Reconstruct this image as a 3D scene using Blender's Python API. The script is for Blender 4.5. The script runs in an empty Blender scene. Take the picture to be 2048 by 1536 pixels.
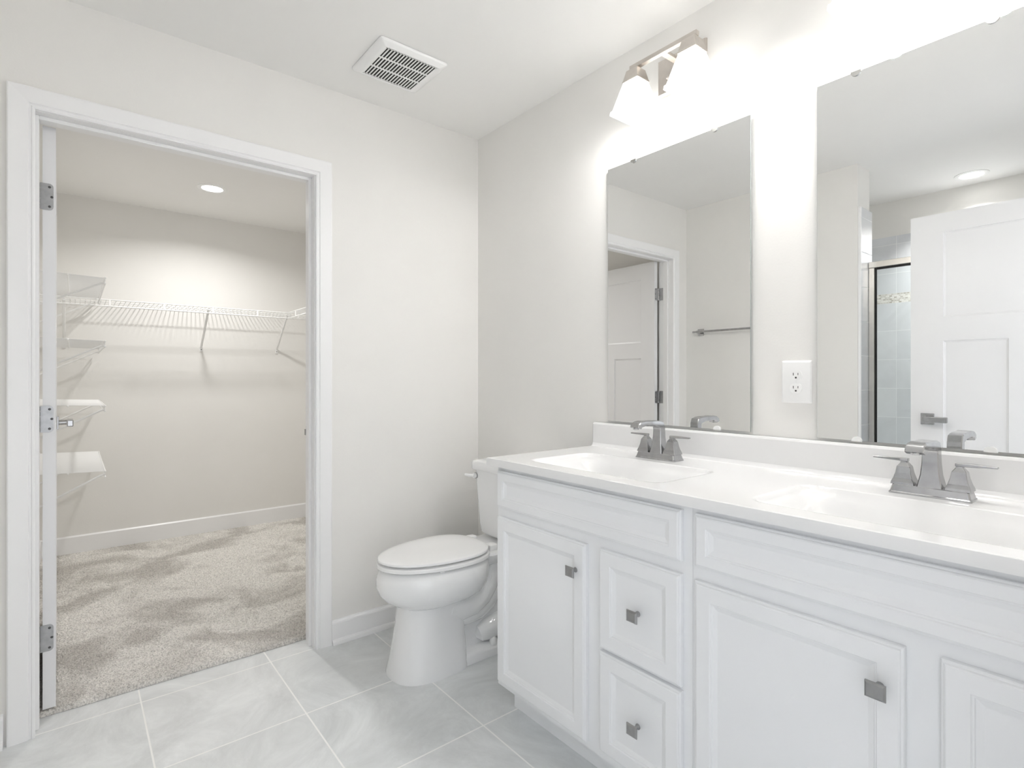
import bpy, bmesh, math, random
from mathutils import Vector, Matrix
random.seed(7)
C = bpy.context.scene.collection
S = bpy.context.scene

# ------------------------------------------------------------------ camera, world, exposure
F_PX = 1083.0
CAM = (2.356, -1.6749, 1.1697)
YAW = math.radians(39.0)                      # view axis turned 39 deg from -x towards +y
cd = bpy.data.cameras.new('camera'); cam = bpy.data.objects.new('camera', cd); C.objects.link(cam)
cam.location = CAM
cam.rotation_euler = (math.pi/2, 0, math.atan2(math.cos(YAW), math.sin(YAW)))
cd.sensor_width = 36.0; cd.lens = F_PX/2048*36.0; cd.shift_y = -11.5/2048
cd.clip_start = 0.02; cd.clip_end = 50
S.camera = cam
S.view_settings.view_transform = 'Standard'; S.view_settings.look = 'None'
S.view_settings.gamma = 1.0; S.view_settings.use_curve_mapping = False
S.view_settings.exposure = 1.38
S.cycles.diffuse_bounces = 12; S.cycles.max_bounces = 16; S.cycles.glossy_bounces = 6
w = bpy.data.worlds.new('world'); S.world = w; w.use_nodes = True
w.node_tree.nodes['Background'].inputs['Color'].default_value = (0.93, 0.96, 1.0, 1)
w.node_tree.nodes['Background'].inputs['Strength'].default_value = .72
BULB_W = 1.85          # each vanity bulb
GLOW = 1.3            # frosted shade glow
CLOSET_W = 4.6
SHOWER_W = 5.5

# ------------------------------------------------------------------ materials
def mat(name, col, rough=0.5, metal=0.0, spec=0.5, noise=0.0, nscale=8.0, bump=0.0, bscale=60.0, emis=None, coat=0.0):
    m = bpy.data.materials.new(name); m.use_nodes = True
    nt = m.node_tree; b = nt.nodes['Principled BSDF']
    b.inputs['Base Color'].default_value = (*col, 1)
    b.inputs['Roughness'].default_value = rough; b.inputs['Metallic'].default_value = metal
    b.inputs['Specular IOR Level'].default_value = spec
    if coat: b.inputs['Coat Weight'].default_value = coat; b.inputs['Coat Roughness'].default_value = 0.05
    tc = nt.nodes.new('ShaderNodeTexCoord')
    if noise:
        n = nt.nodes.new('ShaderNodeTexNoise'); n.inputs['Scale'].default_value = nscale; n.inputs['Detail'].default_value = 4
        nt.links.new(tc.outputs['Object'], n.inputs['Vector'])
        r = nt.nodes.new('ShaderNodeValToRGB')
        r.color_ramp.elements[0].position = .3; r.color_ramp.elements[1].position = .7
        r.color_ramp.elements[0].color = (*[max(0, c*(1-noise)) for c in col], 1)
        r.color_ramp.elements[1].color = (*[min(1, c*(1+noise)) for c in col], 1)
        nt.links.new(n.outputs['Fac'], r.inputs['Fac']); nt.links.new(r.outputs['Color'], b.inputs['Base Color'])
    if bump:
        n2 = nt.nodes.new('ShaderNodeTexNoise'); n2.inputs['Scale'].default_value = bscale; n2.inputs['Detail'].default_value = 3
        nt.links.new(tc.outputs['Object'], n2.inputs['Vector'])
        bp = nt.nodes.new('ShaderNodeBump'); bp.inputs['Strength'].default_value = bump; bp.inputs['Distance'].default_value = 0.002
        nt.links.new(n2.outputs['Fac'], bp.inputs['Height']); nt.links.new(bp.outputs['Normal'], b.inputs['Normal'])
    if emis:
        b.inputs['Emission Color'].default_value = (*emis[0], 1); b.inputs['Emission Strength'].default_value = emis[1]
    return m

def emit(name, col, s):
    m = bpy.data.materials.new(name); m.use_nodes = True; nt = m.node_tree; nt.nodes.clear()
    e = nt.nodes.new('ShaderNodeEmission'); e.inputs[0].default_value = (*col, 1); e.inputs[1].default_value = s
    o = nt.nodes.new('ShaderNodeOutputMaterial'); nt.links.new(e.outputs[0], o.inputs[0]); return m

def tilemat(name, axes, off, bw, rh, mortar, c1, c2, cm, rough, vein, offs=0.0, vscale=3.0, bias=0.0):
    """procedural tiles in the plane of the two given object axes"""
    m = bpy.data.materials.new(name); m.use_nodes = True; nt = m.node_tree; b = nt.nodes['Principled BSDF']
    L = nt.links.new
    tc = nt.nodes.new('ShaderNodeTexCoord'); sx = nt.nodes.new('ShaderNodeSeparateXYZ'); L(tc.outputs['Object'], sx.inputs[0])
    cx = nt.nodes.new('ShaderNodeCombineXYZ')
    for i, a in enumerate(axes):
        ad = nt.nodes.new('ShaderNodeMath'); ad.operation = 'ADD'; ad.inputs[1].default_value = -off[i]
        L(sx.outputs[a], ad.inputs[0]); L(ad.outputs[0], cx.inputs[i])
    br = nt.nodes.new('ShaderNodeTexBrick'); br.offset = offs; br.squash = 1.0
    br.inputs['Scale'].default_value = 1.0; br.inputs['Brick Width'].default_value = bw; br.inputs['Row Height'].default_value = rh
    br.inputs['Mortar Size'].default_value = mortar; br.inputs['Mortar Smooth'].default_value = 0.1; br.inputs['Bias'].default_value = bias
    br.inputs['Color1'].default_value = (*c1, 1); br.inputs['Color2'].default_value = (*c2, 1); br.inputs['Mortar'].default_value = (*cm, 1)
    L(cx.outputs[0], br.inputs['Vector'])
    n = nt.nodes.new('ShaderNodeTexNoise'); n.inputs['Scale'].default_value = vscale; n.inputs['Detail'].default_value = 9
    n.inputs['Roughness'].default_value = .72; n.inputs['Distortion'].default_value = 1.4
    L(tc.outputs['Object'], n.inputs['Vector'])
    mr = nt.nodes.new('ShaderNodeMapRange'); mr.inputs['From Min'].default_value = .3; mr.inputs['From Max'].default_value = .7
    mr.inputs['To Min'].default_value = 1-vein; mr.inputs['To Max'].default_value = 1+vein; L(n.outputs['Fac'], mr.inputs['Value'])
    mx = nt.nodes.new('ShaderNodeMix'); mx.data_type = 'RGBA'; mx.blend_type = 'MULTIPLY'; mx.inputs[0].default_value = 1
    L(br.outputs['Color'], mx.inputs[6]); L(mr.outputs[0], mx.inputs[7])
    mm = nt.nodes.new('ShaderNodeMix'); mm.data_type = 'RGBA'
    L(br.outputs['Fac'], mm.inputs[0]); L(mx.outputs[2], mm.inputs[6]); mm.inputs[7].default_value = (*cm, 1)
    L(mm.outputs[2], b.inputs['Base Color'])
    rr = nt.nodes.new('ShaderNodeMapRange'); rr.inputs['To Min'].default_value = rough; rr.inputs['To Max'].default_value = .85
    L(br.outputs['Fac'], rr.inputs['Value']); L(rr.outputs[0], b.inputs['Roughness'])
    bp = nt.nodes.new('ShaderNodeBump'); bp.invert = True; bp.inputs['Strength'].default_value = .5; bp.inputs['Distance'].default_value = .0015
    L(br.outputs['Fac'], bp.inputs['Height']); L(bp.outputs['Normal'], b.inputs['Normal'])
    return m

M = {}
M['wall'] = mat('warm_grey_wall_paint', (.80, .79, .768), .62, spec=.3, noise=.012, nscale=3, bump=.12, bscale=160)
M['closet_wall'] = M['wall']
M['ceiling'] = mat('white_ceiling_paint', (.85, .845, .83), .8, spec=.2, noise=.01, nscale=2)
M['trim'] = mat('white_semi_gloss_trim', (.86, .86, .865), .32, noise=.006, nscale=5)
M['doorpaint'] = mat('white_door_paint', (.81, .81, .82), .38, noise=.006, nscale=4)
M['cabinet'] = mat('white_thermofoil', (.82, .83, .845), .36, noise=.006, nscale=4)
M['cabinside'] = mat('subfloor_grey', (.55, .56, .57), .6, noise=.02)  # grey of the subfloor under the closet carpet
M['marble'] = mat('white_cultured_marble', (.82, .82, .82), .14, noise=.006, nscale=3, coat=.3)
M['porcelain'] = mat('white_porcelain', (.86, .865, .87), .07, noise=.004, nscale=4, coat=.5)
M['seat'] = mat('white_toilet_seat_plastic', (.87, .87, .87), .18, noise=.004)
M['nickel'] = mat('brushed_nickel', (.47, .47, .475), .16, metal=1, noise=.10, nscale=40)
M['satin'] = mat('satin_nickel_fixture', (.62, .58, .54), .36, metal=1, noise=.05, nscale=30)
M['pewter'] = mat('brushed_pewter_knob', (.36, .36, .36), .30, metal=1, noise=.06, nscale=60)
M['hinge'] = mat('satin_hinge_steel', (.42, .42, .425), .34, metal=1, noise=.10, nscale=50)
M['screw'] = mat('screw_head_dark', (.12, .12, .12), .4, metal=1, noise=.05)
M['black'] = mat('black_rubber_seal', (.012, .012, .012), .6, noise=.1)
M['recess_shadow'] = mat('fan_recess_shadow', (.02, .019, .017), .7, noise=.2)  # near-black: shade inside the fan recess put into the colour
M['wire'] = mat('white_vinyl_coated_wire', (.84, .84, .835), .4, noise=.005)
M['plastic'] = mat('white_outlet_plastic', (.88, .88, .875), .3, noise=.004)
M['slot'] = mat('dark_slot', (.03, .03, .03), .6, noise=.1)
M['frame'] = mat('polished_shower_frame', (.78, .75, .70), .25, metal=1, noise=.03)
M['mirror'] = mat('mirror_silver', (.90, .905, .90), .0, metal=1)
M['mirror_edge'] = mat('mirror_glass_edge', (.35, .38, .37), .2, noise=.05)
M['clip'] = mat('chrome_clip', (.6, .6, .58), .18, metal=1, noise=.05)
M['bulb'] = emit('lit_bulb', (1.0, .98, .95), 6)
M['led'] = emit('lit_downlight_lens', (1.0, .985, .96), 6)
M['floor'] = tilemat('grey_porcelain_floor_tile', (0, 1), (-.005, -.602), .4415, .4415, .0027, (.68, .70, .705), (.72, .735, .74), (.90, .90, .89), .28, .16, vscale=2.6)
TC1, TC2, TCM = (.66, .68, .71), (.71, .73, .755), (.80, .81, .82)
M['tile_xz'] = tilemat('grey_shower_wall_tile', (0, 2), (.47, .068), .61, .206, .002, TC1, TC2, TCM, .2, .07)
M['tile_yz'] = tilemat('grey_shower_side_tile', (1, 2), (-2.9, .068), .61, .206, .002, TC1, TC2, TCM, .2, .07)
M['mosaic'] = tilemat('mosaic_band_tile', (0, 2), (0, 1.708), .019, .0115, .0010, (.80, .78, .74), (.30, .27, .22), (.82, .81, .78), .25, .05, offs=.5, vscale=30, bias=-.25)
M['mosaic_y'] = tilemat('mosaic_band_side_tile', (1, 2), (0, 1.708), .019, .0115, .0010, (.80, .78, .74), (.30, .27, .22), (.82, .81, .78), .25, .05, offs=.5, vscale=30, bias=-.25)

def glass_mat():
    m = bpy.data.materials.new('clear_shower_glass'); m.use_nodes = True; nt = m.node_tree; nt.nodes.clear()
    t = nt.nodes.new('ShaderNodeBsdfTransparent'); t.inputs[0].default_value = (.95, .97, .97, 1)
    g = nt.nodes.new('ShaderNodeBsdfGlossy'); g.inputs['Roughness'].default_value = .02
    f = nt.nodes.new('ShaderNodeFresnel'); f.inputs[0].default_value = 1.45
    x = nt.nodes.new('ShaderNodeMixShader'); o = nt.nodes.new('ShaderNodeOutputMaterial')
    nt.links.new(f.outputs[0], x.inputs[0]); nt.links.new(t.outputs[0], x.inputs[1]); nt.links.new(g.outputs[0], x.inputs[2]); nt.links.new(x.outputs[0], o.inputs[0])
    return m
M['glass'] = glass_mat()

def shade_mat():
    m = bpy.data.materials.new('lit_frosted_glass'); m.use_nodes = True; nt = m.node_tree; b = nt.nodes['Principled BSDF']
    b.inputs['Base Color'].default_value = (.9, .9, .9, 1); b.inputs['Roughness'].default_value = .35
    b.inputs['Emission Color'].default_value = (1, .99, .975, 1)
    tc = nt.nodes.new('ShaderNodeTexCoord'); sx = nt.nodes.new('ShaderNodeSeparateXYZ'); nt.links.new(tc.outputs['Object'], sx.inputs[0])
    # brighter round the bulb (object origin of a shade is its bulb)
    vm = nt.nodes.new('ShaderNodeVectorMath'); vm.operation = 'LENGTH'; nt.links.new(tc.outputs['Object'], vm.inputs[0])
    mr = nt.nodes.new('ShaderNodeMapRange'); mr.inputs['From Min'].default_value = .03; mr.inputs['From Max'].default_value = .105
    mr.inputs['To Min'].default_value = GLOW; mr.inputs['To Max'].default_value = .28*GLOW
    nt.links.new(vm.outputs['Value'], mr.inputs['Value']); nt.links.new(mr.outputs[0], b.inputs['Emission Strength'])
    return m
M['shade'] = shade_mat()

def carpet_mat():
    m = bpy.data.materials.new('beige_cut_pile_carpet'); m.use_nodes = True; nt = m.node_tree; b = nt.nodes['Principled BSDF']; L = nt.links.new
    tc = nt.nodes.new('ShaderNodeTexCoord')
    def noise(scale, det, rough, dist=0):
        n = nt.nodes.new('ShaderNodeTexNoise'); n.inputs['Scale'].default_value = scale; n.inputs['Detail'].default_value = det
        n.inputs['Roughness'].default_value = rough; n.inputs['Distortion'].default_value = dist; L(tc.outputs['Object'], n.inputs['Vector']); return n
    big = noise(2.6, 4, .55, .9)
    r1 = nt.nodes.new('ShaderNodeValToRGB'); r1.color_ramp.elements[0].position = .40; r1.color_ramp.elements[1].position = .56
    r1.color_ramp.elements[0].color = (.58, .56, .53, 1); r1.color_ramp.elements[1].color = (.80, .785, .755, 1); L(big.outputs['Fac'], r1.inputs['Fac'])
    fine = noise(150, 4, .8)
    r2 = nt.nodes.new('ShaderNodeValToRGB'); r2.color_ramp.elements[0].position = .30; r2.color_ramp.elements[1].position = .56
    r2.color_ramp.elements[0].color = (.25, .235, .22, 1); r2.color_ramp.elements[1].color = (1.16, 1.15, 1.14, 1); L(fine.outputs['Fac'], r2.inputs['Fac'])
    mx = nt.nodes.new('ShaderNodeMix'); mx.data_type = 'RGBA'; mx.blend_type = 'MULTIPLY'; mx.inputs[0].default_value = .75
    L(r1.outputs['Color'], mx.inputs[6]); L(r2.outputs['Color'], mx.inputs[7]); L(mx.outputs[2], b.inputs['Base Color'])
    b.inputs['Roughness'].default_value = .95; b.inputs['Specular IOR Level'].default_value = .1
    bp = nt.nodes.new('ShaderNodeBump'); bp.inputs['Strength'].default_value = .8; bp.inputs['Distance'].default_value = .004
    L(fine.outputs['Fac'], bp.inputs['Height']); L(bp.outputs['Normal'], b.inputs['Normal'])
    return m
M['carpet'] = carpet_mat()

# ------------------------------------------------------------------ mesh helpers
def tagp(o, label=None, cat=None, group=None, kind=None):
    if label: o['label'] = label
    if cat: o['category'] = cat
    if group: o['group'] = group
    if kind: o['kind'] = kind
    return o

def obj(name, bm, m, parent=None, smooth=False, loc=None, fix=True):
    if fix: bmesh.ops.recalc_face_normals(bm, faces=bm.faces)
    me = bpy.data.meshes.new(name); bm.to_mesh(me); bm.free()
    if isinstance(m, str): m = M[m]
    me.materials.append(m)
    if smooth:
        me.polygons.foreach_set('use_smooth', [True]*len(me.polygons))
    o = bpy.data.objects.new(name, me); C.objects.link(o)
    if smooth:
        try: me.set_sharp_from_angle(angle=math.radians(38))
        except Exception: pass
    if parent: o.parent = parent
    if loc: o.location = loc
    return o

def thing(name, loc, label, cat, group=None, kind=None, rz=0):
    o = bpy.data.objects.new(name, None); C.objects.link(o); o.empty_display_size = .05
    o.location = loc; o.rotation_euler = (0, 0, rz)
    return tagp(o, label, cat, group, kind)

def box(bm, x0, x1, y0, y1, z0, z1, bev=0.0, seg=2):
    vs = [bm.verts.new(p) for p in ((x0,y0,z0),(x1,y0,z0),(x1,y1,z0),(x0,y1,z0),(x0,y0,z1),(x1,y0,z1),(x1,y1,z1),(x0,y1,z1))]
    fs = [bm.faces.new([vs[i] for i in q]) for q in ((0,3,2,1),(4,5,6,7),(0,1,5,4),(1,2,6,5),(2,3,7,6),(3,0,4,7))]
    if bev:
        es = list({e for f in fs for e in f.edges})
        bmesh.ops.bevel(bm, geom=es, offset=bev, segments=seg, profile=.5, affect='EDGES')
    return bm

def B(x0, x1, y0, y1, z0, z1, bev=0.0, seg=2):
    return box(bmesh.new(), x0, x1, y0, y1, z0, z1, bev, seg)

def loft(bm, rings, cap0=True, cap1=True, closed=True):
    rv = [[bm.verts.new(p) for p in r] for r in rings]
    n = len(rv[0])
    for a, b in zip(rv, rv[1:]):
        for i in range(n if closed else n-1):
            j = (i+1) % n
            try: bm.faces.new((a[i], a[j], b[j], b[i]))
            except ValueError: pass
    if cap0: bm.faces.new(list(reversed(rv[0])))
    if cap1: bm.faces.new(rv[-1])
    return bm

def tube(bm, pts, r, n=8, cap=True):
    pts = [Vector(p) for p in pts]
    rs = r if isinstance(r, (list, tuple)) else [r]*len(pts)
    rings = []
    t0 = (pts[1]-pts[0]).normalized()
    up = Vector((0, 0, 1)) if abs(t0.z) < .9 else Vector((1, 0, 0))
    nx = t0.cross(up).normalized()
    for i, p in enumerate(pts):
        if i == 0: t = pts[1]-pts[0]
        elif i == len(pts)-1: t = pts[-1]-pts[-2]
        else: t = (pts[i+1]-p).normalized()+(p-pts[i-1]).normalized()
        t.normalize()
        nx = (nx - t*nx.dot(t)).normalized(); ny = t.cross(nx)
        rings.append([p+(nx*math.cos(a)+ny*math.sin(a))*rs[i] for a in (2*math.pi*k/n for k in range(n))])
    return loft(bm, rings, cap, cap)

def lathe(bm, prof, c=(0,0,0), n=24, axis='z'):
    rings = []
    for r, h in prof:
        ring = []
        for k in range(n):
            a = 2*math.pi*k/n; u, v = r*math.cos(a), r*math.sin(a)
            p = {'z': (u, v, h), 'y': (u, h, v), 'x': (h, u, v)}[axis]
            ring.append((c[0]+p[0], c[1]+p[1], c[2]+p[2]))
        rings.append(ring)
    return loft(bm, rings)

def rect(cx, cy, z, hx, hy, r=0.0, n=4):
    """rounded rectangle ring at height z"""
    if r <= 0: return [(cx-hx,cy-hy,z),(cx+hx,cy-hy,z),(cx+hx,cy+hy,z),(cx-hx,cy+hy,z)]
    out = []
    for sx, sy, a0 in ((1,-1,-90),(1,1,0),(-1,1,90),(-1,-1,180)):
        for k in range(n+1):
            a = math.radians(a0+90*k/n)
            out.append((cx+sx*(hx-r)+r*math.cos(a), cy+sy*(hy-r)+r*math.sin(a), z))
    return out

def panel_rings(x0, x1, z0, z1, prof, fn):
    """prof: (inset, depth) list; fn(x,z,d)->point. last ring capped"""
    return [[fn(x0+i, z0+i, d), fn(x1-i, z0+i, d), fn(x1-i, z1-i, d), fn(x0+i, z1-i, d)] for i, d in prof]

def wall_hole(name, plane, a0, a1, z0, z1, t0, t1, hole, m):
    """wall slab with one opening; plane 'x' spans y, plane 'y' spans x"""
    bm = bmesh.new(); h0, h1, hz0, hz1 = hole
    def bx(p0, p1, q0, q1):
        if p1-p0 < 1e-5 or q1-q0 < 1e-5: return
        if plane == 'x': box(bm, t0, t1, p0, p1, q0, q1)
        else: box(bm, p0, p1, t0, t1, q0, q1)
    bx(a0, h0, z0, z1); bx(h1, a1, z0, z1); bx(h0, h1, hz1, z1); bx(h0, h1, z0, hz0)
    return obj(name, bm, m)

# ------------------------------------------------------------------ room shell
H = 2.44; HC = 2.378
SOUTH = -1.953; EAST = 2.42; BACK = -2.92; WEND = 1.153; WTH = .19
def struct(o, label, cat): return tagp(o, label, cat, kind='structure')
JL, JR, JZ = -1.776, -.866, 2.045       # closet door jamb faces
struct(obj('floor', B(-.112, EAST+.12, BACK-.05, 0.0, -.10, 0.0), 'floor'), 'light grey porcelain tile bathroom floor with white grout lines', 'floor')
struct(obj('ceiling', B(-.112, EAST+.12, BACK-.05, .12, H, H+.1), 'ceiling'), 'flat off-white ceiling above the bathroom', 'ceiling')
struct(wall_hole('wall_west', 'x', SOUTH-.115, .12, -.1, H, -.112, 0.0, (JL-.018, JR+.018, -.1, JZ+.018), 'wall'), 'pale warm grey wall holding the closet doorway', 'wall')
struct(obj('wall_north', B(0.0, EAST+.12, 0.0, .12, -.1, H), 'wall'), 'pale warm grey wall behind toilet, mirrors and vanity', 'wall')
struct(obj('wall_south', B(0.0, WEND, SOUTH-WTH, SOUTH, -.1, H), 'wall'), 'pale warm grey wall carrying the towel bar, seen in the mirror', 'wall')
struct(wall_hole('wall_east', 'x', BACK, 0.0, -.1, H, EAST, EAST+.115, (-1.91, -.97, 0.0, 2.06), 'wall'), 'pale wall with the entrance doorway beside the camera', 'wall')
struct(obj('wall_shower_back', B(-.112, EAST, BACK-.1, BACK, -.1, H), 'wall'), 'painted wall above the shower tile, seen in the big mirror', 'wall')
struct(obj('wall_shower_west', B(.38, .48, BACK, SOUTH-WTH, -.1, H), 'wall'), 'end wall of the shower alcove', 'wall')

# shower tile
def tiled(name, x0, x1, y0, y1, m, mm, ztop=2.187, label=''):
    o = obj(name, B(x0, x1, y0, y1, 0.0, 1.708), m); struct(o, label, 'tile wall')
    b = obj('mosaic_band', B(x0, x1, y0, y1, 1.708, 1.777), mm, o)
    u = obj('upper_tile', B(x0, x1, y0, y1, 1.777, ztop), m, o)
    return o
tiled('wall_shower_tile', .48, EAST, BACK, BACK+.012, 'tile_xz', 'mosaic', label='grey rectangular shower tile with mosaic band, seen in the big mirror')
tr = obj('wall_return_tile', B(WEND, WEND+.011, -2.155, SOUTH-.022, 0.0, 2.187), 'tile_yz'); struct(tr, 'narrow column of tile on the wall end beside the shower', 'tile wall')
struct(obj('trim_5', B(WEND-.002, WEND+.013, SOUTH-.024, SOUTH-.010, 0.0, 2.187, .003), 'trim'), 'white edge trim along the shower tile return', 'trim')
struct(obj('shower_curb', B(WEND+.011, EAST, -2.17, -2.05, 0.0, .10, .006), 'trim'), 'white curb below the shower glass', 'curb')

# closet shell
CB, CS, CN = -2.245, -1.85, -.095
struct(obj('wall_closet_back', B(CB-.1, CB, CS-.1, CN+.1, -.05, HC), 'closet_wall'), 'pale back wall of the walk-in closet', 'wall')
struct(obj('wall_closet_south', B(CB, -.112, CS-.1, CS, -.05, HC), 'closet_wall'), 'closet side wall behind the small shelves', 'wall')
struct(obj('wall_closet_north', B(CB, -.112, CN, CN+.1, -.05, HC), 'closet_wall'), 'closet side wall at the right', 'wall')
struct(obj('ceiling_closet', B(CB-.1, -.112, CS-.1, CN+.1, HC, HC+.08), 'ceiling'), 'ceiling of the walk-in closet', 'ceiling')
# carpet: dense grid with tufty relief
def carpet():
    x0, x1, y0, y1 = CB, -.1125, CS, CN
    nx, ny = 520, 420
    bm = bmesh.new(); rnd = random.Random(3); rows = []
    for i in range(nx+1):
        r = []
        for j in range(ny+1):
            ex = (i in (0, nx)) or (j in (0, ny))
            x = x0+(x1-x0)*i/nx; y = y0+(y1-y0)*j/ny
            z = .013 + rnd.random()*.006 if not ex else .006
            if i == nx: x += rnd.random()*.003; z = .001
            r.append(bm.verts.new((x, y, z)))
        rows.append(r)
    for a, b in zip(rows, rows[1:]):
        for j in range(ny): bm.faces.new((a[j], b[j], b[j+1], a[j+1]))
    return bm
struct(obj('floor_closet', carpet(), 'carpet', fix=False), 'beige cut pile carpet on the closet floor', 'carpet')
struct(obj('floor_closet_base', B(CB, -.112, CS, CN, -.05, 0.0), 'cabinside'), 'subfloor below the closet carpet', 'floor')

# ------------------------------------------------------------------ trims
def base_profile(h=.103, t=.013, shoe=True):
    p = [(0, 0), (.016 if not shoe else .028, 0)]
    if shoe: p += [(.0275, .006), (.025, .013), (.019, .018), (t+.0, .020)]
    else: p = [(0, 0), (t, 0)]
    p += [(t, h-.016), (t-.002, h-.010), (t-.007, h-.005), (.005, h), (0, h)]
    return p
def baseboard(name, a, b, inward, prof, label):
    """board running from a to b (xy), profile offset along inward"""
    bm = bmesh.new(); rings = []
    for q in (a, b):
        rings.append([(q[0]+inward[0]*d, q[1]+inward[1]*d, z) for d, z in prof])
    loft(bm, rings); return struct(obj(name, bm, 'trim'), label, 'baseboard')
bp = base_profile(); bpn = base_profile(shoe=False)
baseboard('baseboard_west', (0, -.793), (0, 0), (1, 0), bp, 'white baseboard between the closet doorway and the toilet')
baseboard('baseboard_west_corner', (0, SOUTH), (0, -1.848), (1, 0), bp, 'short white baseboard left of the closet doorway')
baseboard('baseboard_south', (.028, SOUTH), (WEND, SOUTH), (0, 1), bp, 'white baseboard below the towel bar wall')
baseboard('baseboard_north', (.028, 0), (.858, 0), (0, -1), bp, 'white baseboard behind the toilet')
baseboard('baseboard_closet', (CB, CS), (CB, CN), (1, 0), [(0, 0), (.013, 0), (.013, .122), (.006, .13), (0, .13)], 'white baseboard along the closet back wall')
baseboard('baseboard_closet_south', (CB+.013, CS), (-.15, CS), (0, 1), [(0, 0), (.013, 0), (.013, .122), (.006, .13), (0, .13)], 'white baseboard along the closet side wall')

def casing(name, x, sgn, yl, yr, zt, wdt, label, ylo=None):
    """moulded door casing on plane x facing sgn, around opening yl..yr, top zt"""
    prof = [(0.0, 0.0), (0.0, .010), (.004, .0125), (.007, .0125), (.010, .009), (.014, .009), (.017, .0145), (wdt-.004, .0175), (wdt, .015), (wdt, 0.0)]
    bm = bmesh.new()
    rings = []
    for cx, cz, dy, dz in ((yl, 0.0, -1, 0), (yl, zt, -1, 1), (yr, zt, 1, 1), (yr, 0.0, 1, 0)):
        rings.append([(x+sgn*d, cx+dy*o, cz+dz*o) for o, d in prof])
    loft(bm, rings)
    return struct(obj(name, bm, 'trim'), label, 'door casing')
casing('trim_1', 0.0, 1, JL+.004, JR-.004+.008, JZ-.003+.004, .068, 'white moulded casing around the closet doorway')
casing('trim_2', -.112, -1, JL+.004-.008, JR+.004, JZ+.003, .06, 'white casing on the closet side of the doorway')
def jamb():
    bm = bmesh.new(); t = .0178
    box(bm, -.112, 0.0, JL-t, JL, 0, JZ+t); box(bm, -.112, 0.0, JR, JR+t, 0, JZ+t); box(bm, -.112, 0.0, JL, JR, JZ, JZ+t)
    s = .012
    box(bm, -.074, -.036, JL, JL+s, 0, JZ, .0015, 1); box(bm, -.074, -.036, JR-s, JR, 0, JZ, .0015, 1); box(bm, -.074, -.036, JL+s, JR-s, JZ-s, JZ, .0015, 1)
    return bm
j = struct(obj('trim_3', jamb(), 'trim'), 'white jamb with stop lining the closet doorway', 'door jamb')
sp = obj('strike_plate', B(-.106, -.078, JR-.0016, JR+.0002, .90, .957, .0006, 1), 'hinge', j)
sp2 = obj('strike_lip', B(-.118, -.104, JR-.004, JR-.001, .915, .942, .001, 1), 'hinge', sp)
ej = bmesh.new(); box(ej, EAST, EAST+.115, -1.91, -1.895, 0, 2.06); box(ej, EAST, EAST+.115, -.985, -.97, 0, 2.06); box(ej, EAST, EAST+.115, -1.895, -.985, 2.045, 2.06)
struct(obj('trim_4', ej, 'trim'), 'white jamb lining the entrance doorway beside the camera', 'door jamb')

# ------------------------------------------------------------------ panel doors
def panel_door(bm, W, Ht, T, stile, z_cuts, mull):
    """craftsman leaf x 0..W, y 0..T, one wide panel on top and two tall ones below"""
    zb, zm0, zm1, zt = z_cuts
    c0, c1 = (W-mull)/2, (W+mull)/2
    rects = [(stile, W-stile, zm1, zt), (stile, c0, zb, zm0), (c1, W-stile, zb, zm0)]
    xs = [0, stile, c0, c1, W-stile, W]; zs = [0, zb, zm0, zm1, zt, Ht]
    for y, s in ((0.0, 1), (T, -1)):
        V = {}
        def v(x, z):
            k = (round(x, 5), round(z, 5))
            if k not in V: V[k] = bm.verts.new((x, y, z))
            return V[k]
        for i in range(5):
            for k in range(5):
                cx, cz = (xs[i]+xs[i+1])/2, (zs[k]+zs[k+1])/2
                if any(r[0] < cx < r[1] and r[2] < cz < r[3] for r in rects): continue
                bm.faces.new((v(xs[i], zs[k]), v(xs[i+1], zs[k]), v(xs[i+1], zs[k+1]), v(xs[i], zs[k+1])))
        for r in rects:
            loft(bm, panel_rings(r[0], r[1], r[2], r[3], [(0, 0), (.0015, .0055), (.010, .0085), (.0105, .0085)], lambda x, z, d: (x, y+s*d, z)), cap0=False)
    for a, b in (((0, 0), (W, 0)), ((W, 0), (W, Ht)), ((W, Ht), (0, Ht)), ((0, Ht), (0, 0))):
        bm.faces.new([bm.verts.new((a[0], 0, a[1])), bm.verts.new((b[0], 0, b[1])), bm.verts.new((b[0], T, b[1])), bm.verts.new((a[0], T, a[1]))])
    bmesh.ops.remove_doubles(bm, verts=bm.verts, dist=1e-5)
    return bm

def lever(parent, x, z, ysurf, sgn, dirx, curved=False):
    """square rose and flat lever on the face ysurf facing sgn"""
    h = obj('door_handle', B(x-.030, x+.030, min(ysurf, ysurf+sgn*.008), max(ysurf, ysurf+sgn*.008), z-.030, z+.030, .0015, 1), 'nickel', parent)
    bm = bmesh.new(); lathe(bm, [(.012, ysurf+sgn*.008), (.012, ysurf+sgn*.05)], (x, 0, z), 20, 'y'); obj('handle_neck', bm, 'nickel', h, True)
    y0, y1 = sorted((ysurf+sgn*.036, ysurf+sgn*.060))
    bm = bmesh.new(); box(bm, min(x-dirx*.014, x+dirx*.094), max(x-dirx*.014, x+dirx*.094), y0, y1, z-.0155, z+.0155, .004, 2)
    obj('lever', bm, 'nickel', h)
    bm = bmesh.new(); lathe(bm, [(.0035, ysurf+sgn*.008), (.0035, ysurf+sgn*.0095)], (x-dirx*.018, 0, z-.006), 12, 'y'); obj('keyhole', bm, 'slot', h)
    return h

def hinge(parent, z, hp, screws=True):
    """butt hinge: leaf plate on the door edge (x=0 face), barrel and jamb plate. local: door edge faces -x..."""
    pass

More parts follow.
